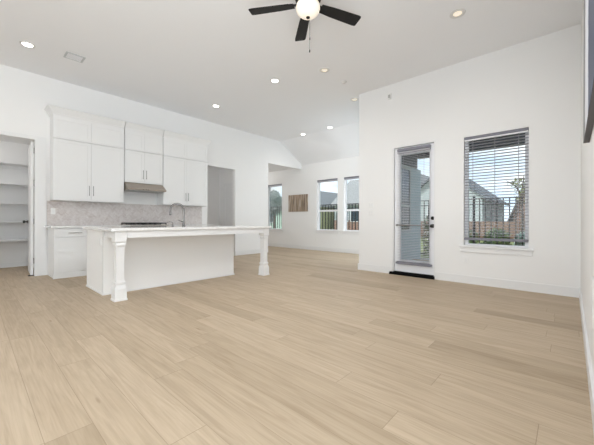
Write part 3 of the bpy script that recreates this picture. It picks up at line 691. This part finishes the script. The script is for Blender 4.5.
for k in range(5):
    an = R(139.37 + 72 * k); ux, uy = math.cos(an), math.sin(an); vx, vy = -uy, ux; pit = 0.20
    def P(r_, w_, dz=0.0): return (FX + ux * r_ + vx * w_, FY + uy * r_ + vy * w_, FZ - w_ * pit + dz)
    outline = [(0.155, -0.048), (0.30, -0.060), (0.62, -0.070), (0.652, -0.066), (0.660, -0.055), (0.660, 0.055), (0.652, 0.066), (0.62, 0.070), (0.30, 0.060), (0.155, 0.048)]
    bl = MB().loft([[P(r_, w_, -0.004) for r_, w_ in outline], [P(r_, w_, 0.004) for r_, w_ in outline]]).build('blade', M['fanblade'], t)
    ir = [(0.10, -0.022), (0.19, -0.02), (0.215, -0.045), (0.26, -0.045), (0.285, 0.0), (0.26, 0.045), (0.215, 0.045), (0.19, 0.02), (0.10, 0.022)]
    MB().loft([[P(r_, w_, 0.005) for r_, w_ in ir], [P(r_, w_, 0.011) for r_, w_ in ir]]).build('blade_iron', M['bronze'], bl)
for (dx, dy, z1) in ((-0.075, 0.121, 3.10), (-0.083, 0.128, 2.965)):
    x_, y_ = FX + dx, FY + dy
    ch = MB().tube([(FX + dx * 0.66, FY + dy * 0.66, 3.362), (x_, y_, 3.355), (x_, y_, 3.33), (x_, y_, z1)], 0.0022, 6).build('pull_chain', M['chain'], t, True)
    MB().lathe((x_, y_, z1), [(0.001, 0.004), (0.006, 0.0), (0.008, -0.018), (0.006, -0.03), (0.001, -0.032)], 12).build('fob', M['chain'], ch, True)
fl = bpy.data.lights.new('fan_lamp', 'SPOT'); fl.energy = 85; fl.spot_size = R(172); fl.spot_blend = 0.5; fl.shadow_soft_size = 0.10; fl.color = (0.97, 0.985, 1.0)
fo = bpy.data.objects.new('fan_lamp', fl); COL.objects.link(fo); fo.location = (0, 0, 3.185 - H); fo.parent = t
# ------------------------------------------------------------------ recessed lights, vent, detectors
def downlight(x, y, label, lens, power):
    t = thing('recessed_light', label, 'ceiling light', (x, y, H), 'recessed ceiling lights')
    mb = MB(); seg = 28; rings = []; rl = 0.062 if lens is M['lens'] else 0.048
    for r_, z in ((0.092, -0.0005), (0.092, -0.006), (0.086, -0.009), (rl + 0.004, -0.007), (rl, -0.0005)):
        rings.append([(x + r_ * math.cos(2 * PI * i / seg), y + r_ * math.sin(2 * PI * i / seg), H + z) for i in range(seg)])
    mb.loft(rings, cap=False).build('trim_ring', M['ring'], t, True)
    MB().lathe((x, y, H), [(rl + 0.001, -0.001), (rl, -0.005), (0.001, -0.007)], 24).build('lens', lens, t, True)
    ld = bpy.data.lights.new('downlight_lamp', 'SPOT'); ld.energy = power; ld.spot_size = R(165); ld.spot_blend = 0.6; ld.shadow_soft_size = 0.07; ld.color = (1.0, 0.96, 0.91)
    lo = bpy.data.objects.new('downlight_lamp', ld); COL.objects.link(lo); lo.location = (0, 0, -0.02); lo.parent = t
LT = [(-6.085, 0.60, 'lit recessed light beside the ceiling vent, near the pantry', 'lens'), (-6.085, 3.87, 'lit recessed light over the counter near the hallway opening', 'lens'),
      (-4.152, 3.92, 'lit recessed light above the island', 'lens'), (-1.075, 4.211, 'dim recessed light in front of the blind-covered window', 'lens_dim'),
      (-3.21, 4.225, 'dim recessed light next to the ceiling fan and small detector', 'lens_dim'), (-6.078, 6.93, 'left one of two lit recessed lights at the ceiling slope', 'lens'),
      (-5.065, 6.93, 'right one of two lit recessed lights at the ceiling slope', 'lens'), (-3.50, 5.693, 'recessed light right beside the corner of the door wall', 'lens_dim')]
for x, y, lab, l_ in LT: downlight(x, y, lab, M[l_], (7 if x < -6 and y < 6 else 18) if l_ == 'lens' else 17)
t = thing('ceiling_vent', 'pale grey ceiling air vent near the pantry', 'vent', (-5.96, 1.16, H))
vx0, vx1, vy0, vy1 = -6.10, -5.86, 1.035, 1.292
MB().box(vx0, vx1, vy0, vy0 + 0.025, H - 0.008, H - 0.0005).box(vx0, vx1, vy1 - 0.025, vy1, H - 0.008, H - 0.0005).box(vx0, vx0 + 0.025, vy0 + 0.025, vy1 - 0.025, H - 0.008, H - 0.0005).box(vx1 - 0.025, vx1, vy0 + 0.025, vy1 - 0.025, H - 0.008, H - 0.0005).build('frame', M['vent'], t)
mb = MB()
for k in range(11): mb.box(vx0 + 0.022 , vx1 - 0.022, vy0 + 0.03 + k * 0.018, vy0 + 0.044 + k * 0.018, H - 0.007, H - 0.002)
mb.build('louvres', M['vinyl'], t)
BX(vx0 + 0.02, vx1 - 0.02, vy0 + 0.02, vy1 - 0.02, H - 0.0018, H - 0.0004).build('backing', M['ring'], t)
sm = MB().lathe((-3.203, 4.83, H), [(0.05, -0.0005), (0.05, -0.012), (0.03, -0.03), (0.001, -0.032)], 20).build('ceiling_sensor', M['ring'], None, True)
tag(sm, 'tiny round grey sensor on the ceiling beyond the dim light', 'sensor')
t = thing('wall_sensor', 'small grey motion sensor high on the wall above the glazed door', 'sensor', (-2.609, YB, 3.39))
BX(-2.645, -2.573, YB - 0.035, YB - 0.0005, 3.395, 3.505, bev=0.008).build('housing', M['plate'], t)
BX(-2.632, -2.586, YB - 0.041, YB - 0.035, 3.41, 3.475, bev=0.003).build('lens', M['sensor'], t)

def plate(name, lab, cat, c, axis, w, h, grp, slots):
    x, y, z = c; t = thing(name, lab, cat, c, grp); e_ = 0.0004
    if axis == 'y': BX(x - w / 2, x + w / 2, y - 0.006, y - e_, z, z + h, bev=0.002).build('plate', M['plate'], t)
    else: BX(x - 0.006, x - e_, y - w / 2, y + w / 2, z, z + h, bev=0.002).build('plate', M['plate'], t)
    nm = 'rocker' if cat == 'switch' else 'socket'
    for s in range(slots):
        o_ = (s - (slots - 1) / 2) * 0.046
        if axis == 'y': BX(x + o_ - 0.016, x + o_ + 0.016, y - 0.0085, y - 0.006, z + h * 0.2, z + h * 0.8, bev=0.001).build(nm, M['trim'], t)
        else: BX(x - 0.0085, x - 0.006, y + o_ - 0.016, y + o_ + 0.016, z + h * 0.2, z + h * 0.8, bev=0.001).build(nm, M['trim'], t)
plate('light_switch', 'upper one of two white switch plates left of the glazed door', 'switch', (-3.01, YB, 1.29), 'y', 0.118, 0.114, 'switch plates by the glazed door', 2)
plate('light_switch', 'lower one of two white switch plates left of the glazed door', 'switch', (-3.01, YB, 1.13), 'y', 0.118, 0.114, 'switch plates by the glazed door', 2)
plate('wall_outlet', 'white outlet plate below the blind-covered window', 'outlet', (-1.275, YB, 0.32), 'y', 0.072, 0.115, 'outlet plates', 1)
plate('wall_outlet', 'white outlet plate on the far wall below the paired windows', 'outlet', (-6.527, YD, 0.30), 'y', 0.072, 0.115, 'outlet plates', 1)
plate('wall_outlet', 'white plate low on the right wall below the navy canvas', 'outlet', (XC, 2.46, 0.43), 'x', 0.22, 0.26, 'outlet plates', 2)

# ------------------------------------------------------------------ pictures
t = thing('wood_panel_art', 'brown vertically streaked wood panel hung on the far wall', 'wall art', (-7.365, YD, 1.35))
BX(-7.833, -6.897, YD - 0.030, YD - 0.001, 1.352, 1.970, bev=0.003).build('panel', M['artwood'], t)
t = thing('canvas_painting', 'large navy abstract canvas with white streaks on the right wall', 'painting', (XC, 2.1, 1.60))
ax0 = 0.067
BX(ax0 + 0.0008, XC - 0.0005, 1.15, 3.04, 1.598, 2.85).build('stretcher', M['canvas_side'], t)
BX(ax0, ax0 + 0.0008, 1.15, 3.04, 1.598, 2.85).build('painted_face', M['canvas'], t)

# ------------------------------------------------------------------ outdoors
struct(BX(-60, 40, YD + 0.15, 90, -0.45, -0.22), 'lawn', M['lawn'], 'grass yard outside', 'lawn')
struct(BX(XJ + 0.17, 3.4, YB + 0.15, 8.75, -0.2, -0.03), 'patio', M['concrete'], 'concrete porch slab outside the glazed door', 'patio')
struct(BX(XJ + 0.15, 3.4, YB + 0.15, 8.6, 2.98, 3.1), 'porch_roof', M['porchceil'], 'porch ceiling outside the glazed door', 'porch roof')
struct(BX(XJ + 0.17, 3.4, 8.2, 8.45, 2.74, 2.98).box(XJ + 0.17, XJ + 0.22, YB + 0.16, 8.2, 2.45, 2.98), 'porch_beam', M['darkpaint'], 'dark beam along the porch edge', 'beam')
t = thing('window_5', 'nook side window seen through the glazed door', 'window', (XJ + 0.17, 7.4, 0.74), kind='structure')
BX(XJ + 0.171, XJ + 0.20, 6.9, 6.96, 0.74, 2.40).box(XJ + 0.171, XJ + 0.20, 7.76, 7.82, 0.74, 2.40).box(XJ + 0.171, XJ + 0.20, 6.96, 7.76, 0.74, 0.80).box(XJ + 0.171, XJ + 0.20, 6.96, 7.76, 2.34, 2.40).box(XJ + 0.171, XJ + 0.20, 6.96, 7.76, 1.38, 1.44).build('window_frame', M['stucco_wht'], t)
BX(XJ + 0.171, XJ + 0.178, 6.96, 7.76, 0.80, 2.34).build('pane', M['housepane'], t)

def iron_fence(x0, x1, y, z0, z1, label):
    t = thing('iron_fence', label, 'fence', ((x0 + x1) / 2, y, z0)); nb = max(1, round((x1 - x0) / 2.4)); w = (x1 - x0) / nb
    for i in range(nb + 1):
        xx = x0 + i * w; BX(xx - 0.03, xx + 0.03, y - 0.03, y + 0.03, z0, z1 + 0.06).build('post', M['black'], t)
    for i in range(nb):
        a = x0 + i * w + 0.03; bb = x0 + (i + 1) * w - 0.03; mb = MB()
        for z in (z0 + 0.12, z1 - 0.2, z1 - 0.03): mb.box(a, bb, y - 0.018, y + 0.018, z, z + 0.035)
        k = 0
        while a + 0.12 + k * 0.15 < bb - 0.04:
            xx = a + 0.12 + k * 0.15; mb.box(xx - 0.014, xx + 0.014, y - 0.014, y + 0.014, z0 + 0.06, z1); k += 1
        mb.build('picket_panel', M['black'], t)
    return t
iron_fence(-14.2, 2.6, 10.5, -0.22, 1.72, 'black iron picket fence across the yard outside')

def house(label, x0, x1, y0, y1, zb, ze, zr, ridge, wm, rm, wins=(), base=None, name='house', grp='neighbouring houses'):
    t = thing(name, label, 'house', ((x0 + x1) / 2, (y0 + y1) / 2, zb), grp)
    mb = MB(); mb.box(x0, x1, y0, y1, zb, ze)
    xm, ym = (x0 + x1) / 2, (y0 + y1) / 2
    if ridge == 'y': mb.prism([(x0, ze), (x1, ze), (xm, zr)], 'y', y0, y1)
    else: mb.prism([(y0, ze), (y1, ze), (ym, zr)], 'x', x0, x1)
    mb.build('walls', wm, t)
    o = 0.4; th = 0.16
    if ridge == 'y':
        s = (zr - ze) / (xm - x0); e_ = ze - s * o
        mb = MB().prism([(x0 - o, e_), (xm, zr), (x1 + o, e_), (x1 + o, e_ + th), (xm, zr + th), (x0 - o, e_ + th)], 'y', y0 - 0.35, y1 + 0.35)
    else:
        s = (zr - ze) / (ym - y0); e_ = ze - s * o
        mb = MB().prism([(y0 - o, e_), (ym, zr), (y1 + o, e_), (y1 + o, e_ + th), (ym, zr + th), (y0 - o, e_ + th)], 'x', x0 - 0.35, x1 + 0.35)
    mb.build('roof', rm, t)
    if base:
        BX(x0 - 0.03, x1 + 0.03, y0 - 0.06, y0 - 0.001, zb, base).build('brick_base', M['brick'], t)
    for (wx, wz, ww, wh) in wins:
        f = BX(wx, wx + ww, y0 - 0.08, y0 - 0.001, wz, wz + wh).build('window', M['vinyl'], t)
        BX(wx + 0.07, wx + ww - 0.07, y0 - 0.1, y0 - 0.08, wz + 0.07, wz + wh - 0.07).build('pane', M['housepane'], f)
    return t
house('grey-roofed pale house beyond the yard, left in the blind-covered window', -10.6, -4.9, 26, 36, -0.25, 2.85, 5.2, 'y', M['stucco_wht'], M['shingle_blue'], ((-6.9, 0.8, 1.1, 1.5), (-8.9, 0.8, 1.1, 1.5)))
house('steep brown-roofed brick house, right in the blind-covered window', -3.0, 1.6, 26, 36, -0.25, 1.7, 7.6, 'y', M['brick'], M['shingle_dk'], ((-1.6, 0.6, 1.0, 1.4),))
house('pale yellow house with grey gable, left in the paired windows', -25.8, -22.2, 28.5, 36, -0.25, 3.0, 4.7, 'y', M['stucco_yel'], M['shingle'], ((-23.6, 0.9, 0.9, 1.5),))
house('wide grey-roofed house with a low brick front, middle of the paired windows', -21.2, -16.2, 30, 38, -0.25, 3.1, 6.2, 'x', M['stucco_wht'], M['shingle'], ((-20.6, 0.9, 1.4, 1.4), (-18.9, 0.9, 1.4, 1.4), (-17.2, 0.8, 1.1, 1.5)), base=1.1)
house('grey-roofed house beyond the nook, seen through the glazed door', -15.4, -11.6, 32, 40, -0.25, 3.2, 6.6, 'y', M['stucco_wht'], M['shingle'], ((-14.2, 0.8, 1.1, 1.5),))
house('pale green house beyond the tree in the alcove window', -27.0, -19.5, 19.5, 24.5, -0.25, 2.1, 3.3, 'x', M['stucco_mint'], M['shingle'], ((-21.4, 0.8, 0.8, 1.2),))

def tree(label, x, y, z0, th, blobs, lm, n, ls, name='tree', seed=1, branches=()):
    rnd = random.Random(seed)
    t = thing(name, label, 'tree', (x, y, z0), 'trees outside')
    mb = MB().tube([(x, y, z0), (x + 0.04, y, z0 + th * 0.5), (x - 0.02, y, z0 + th)], [0.12, 0.09, 0.06], 8)
    for bq in branches: mb.tube(bq, [0.04] * (len(bq) - 1) + [0.01], 6)
    mb.build('trunk', M['bark'], t)
    mb = MB()
    for c, r_ in blobs: mb.leaves(c, r_, n, ls, rnd)
    mb.build('foliage', lm, t)
    return t
tree('rounded grey-green tree outside the alcove window', -16.95, 16.0, -0.22, 1.9, [((-16.95, 16, 2.4), (0.60, 0.6, 1.0))], M['leaf_grey'], 1700, 0.085, seed=3)
tree('sparse yellow-green tree right in the blind-covered window', -1.85, 19.0, -0.22, 2.6, [((-1.75, 19, 2.4), (0.45, 0.4, 0.5)), ((-1.9, 19, 2.98), (0.6, 0.4, 0.25))], M['leaf_yel'], 130, 0.08, seed=5,
     branches=[[(-1.85, 19, 2.2), (-2.05, 19, 2.8), (-2.5, 19, 3.15)], [(-1.85, 19, 2.3), (-1.8, 19, 2.9), (-1.75, 19, 3.4)], [(-1.85, 19, 2.2), (-1.5, 19, 2.8), (-1.3, 19, 3.2)]])
def shrub(label, x, y, z0, rx, rz, lm, n=500, ls=0.07, flowers=0, seed=1):
    rnd = random.Random(seed)
    t = thing('shrub', label, 'shrub', (x, y, z0), 'shrubs in the yard')
    mb = MB()
    for k in range(5): mb.tube([(x, y, z0), (x + rnd.uniform(-.5, .5) * rx, y + rnd.uniform(-.5, .5) * rx, z0 + rz * 1.2)], [0.015, 0.006], 5)
    mb.build('stems', M['bark'], t)
    MB().leaves((x, y, z0 + rz), (rx, rx * 0.8, rz), n, ls, rnd).build('foliage', lm, t)
    if flowers: MB().leaves((x, y, z0 + rz * 1.05), (rx * 1.05, rx * 0.85, rz), flowers, ls * 0.9, rnd).build('blossoms', M['flower'], t)
shrub('white-flowering tall shrub behind the glazed door', -3.05, 9.4, -0.22, 0.32, 0.78, M['leaf'], 500, 0.06, 70, 11)
shrub('low dark shrub at the left below the blind-covered window', -1.70, 9.6, -0.22, 0.24, 0.36, M['leaf'], 420, 0.06, 30, 12)
shrub('low yellow-green shrub second from left below the window blind', -1.19, 9.7, -0.22, 0.22, 0.33, M['leaf_yel'], 420, 0.06, 40, 13)
shrub('low white-flowering shrub third from left below the window blind', -0.72, 9.6, -0.22, 0.22, 0.33, M['leaf'], 380, 0.06, 60, 14)
shrub('dark shrub beyond the iron fence, left in the blind-covered window', -3.35, 14.6, -0.22, 0.5, 0.46, M['leaf'], 450, 0.09, 0, 18)
shrub('grey-green shrub beyond the iron fence, right in the blind-covered window', -1.25, 14.8, -0.22, 0.45, 0.45, M['leaf_grey'], 450, 0.09, 30, 19)
shrub('green shrub beyond the iron fence, middle of the blind-covered window', -2.3, 15.0, -0.22, 0.5, 0.47, M['leaf'], 500, 0.09, 0, 15)
shrub('low dark hedge plant beneath the left paired window', -8.0, 9.6, -0.22, 0.5, 0.33, M['leaf'], 450, 0.07, 0, 16)
shrub('bright green low shrub at the foot of the alcove window', -11.6, 9.6, -0.22, 0.6, 0.40, M['leaf'], 500, 0.08, 0, 17)
t = thing('board_fence', 'brown cedar board fence far beyond the yard', 'fence', (-3.6, 22, -0.22))
mb = MB()
for k in range(52): mb.box(-8.0 + k * 0.16, -7.85 + k * 0.16, 21.98, 22.0, -0.18, 1.0)
mb.build('boards', M['cedar'], t)
for z in (0.1, 0.75): BX(-8.0, 0.31, 22.0, 22.05, z, z + 0.09).build('rail', M['cedar'], t)
for k in range(4): BX(-8.0 + k * 2.7, -7.91 + k * 2.7, 22.05, 22.14, -0.22, 1.0).build('post', M['cedar'], t)
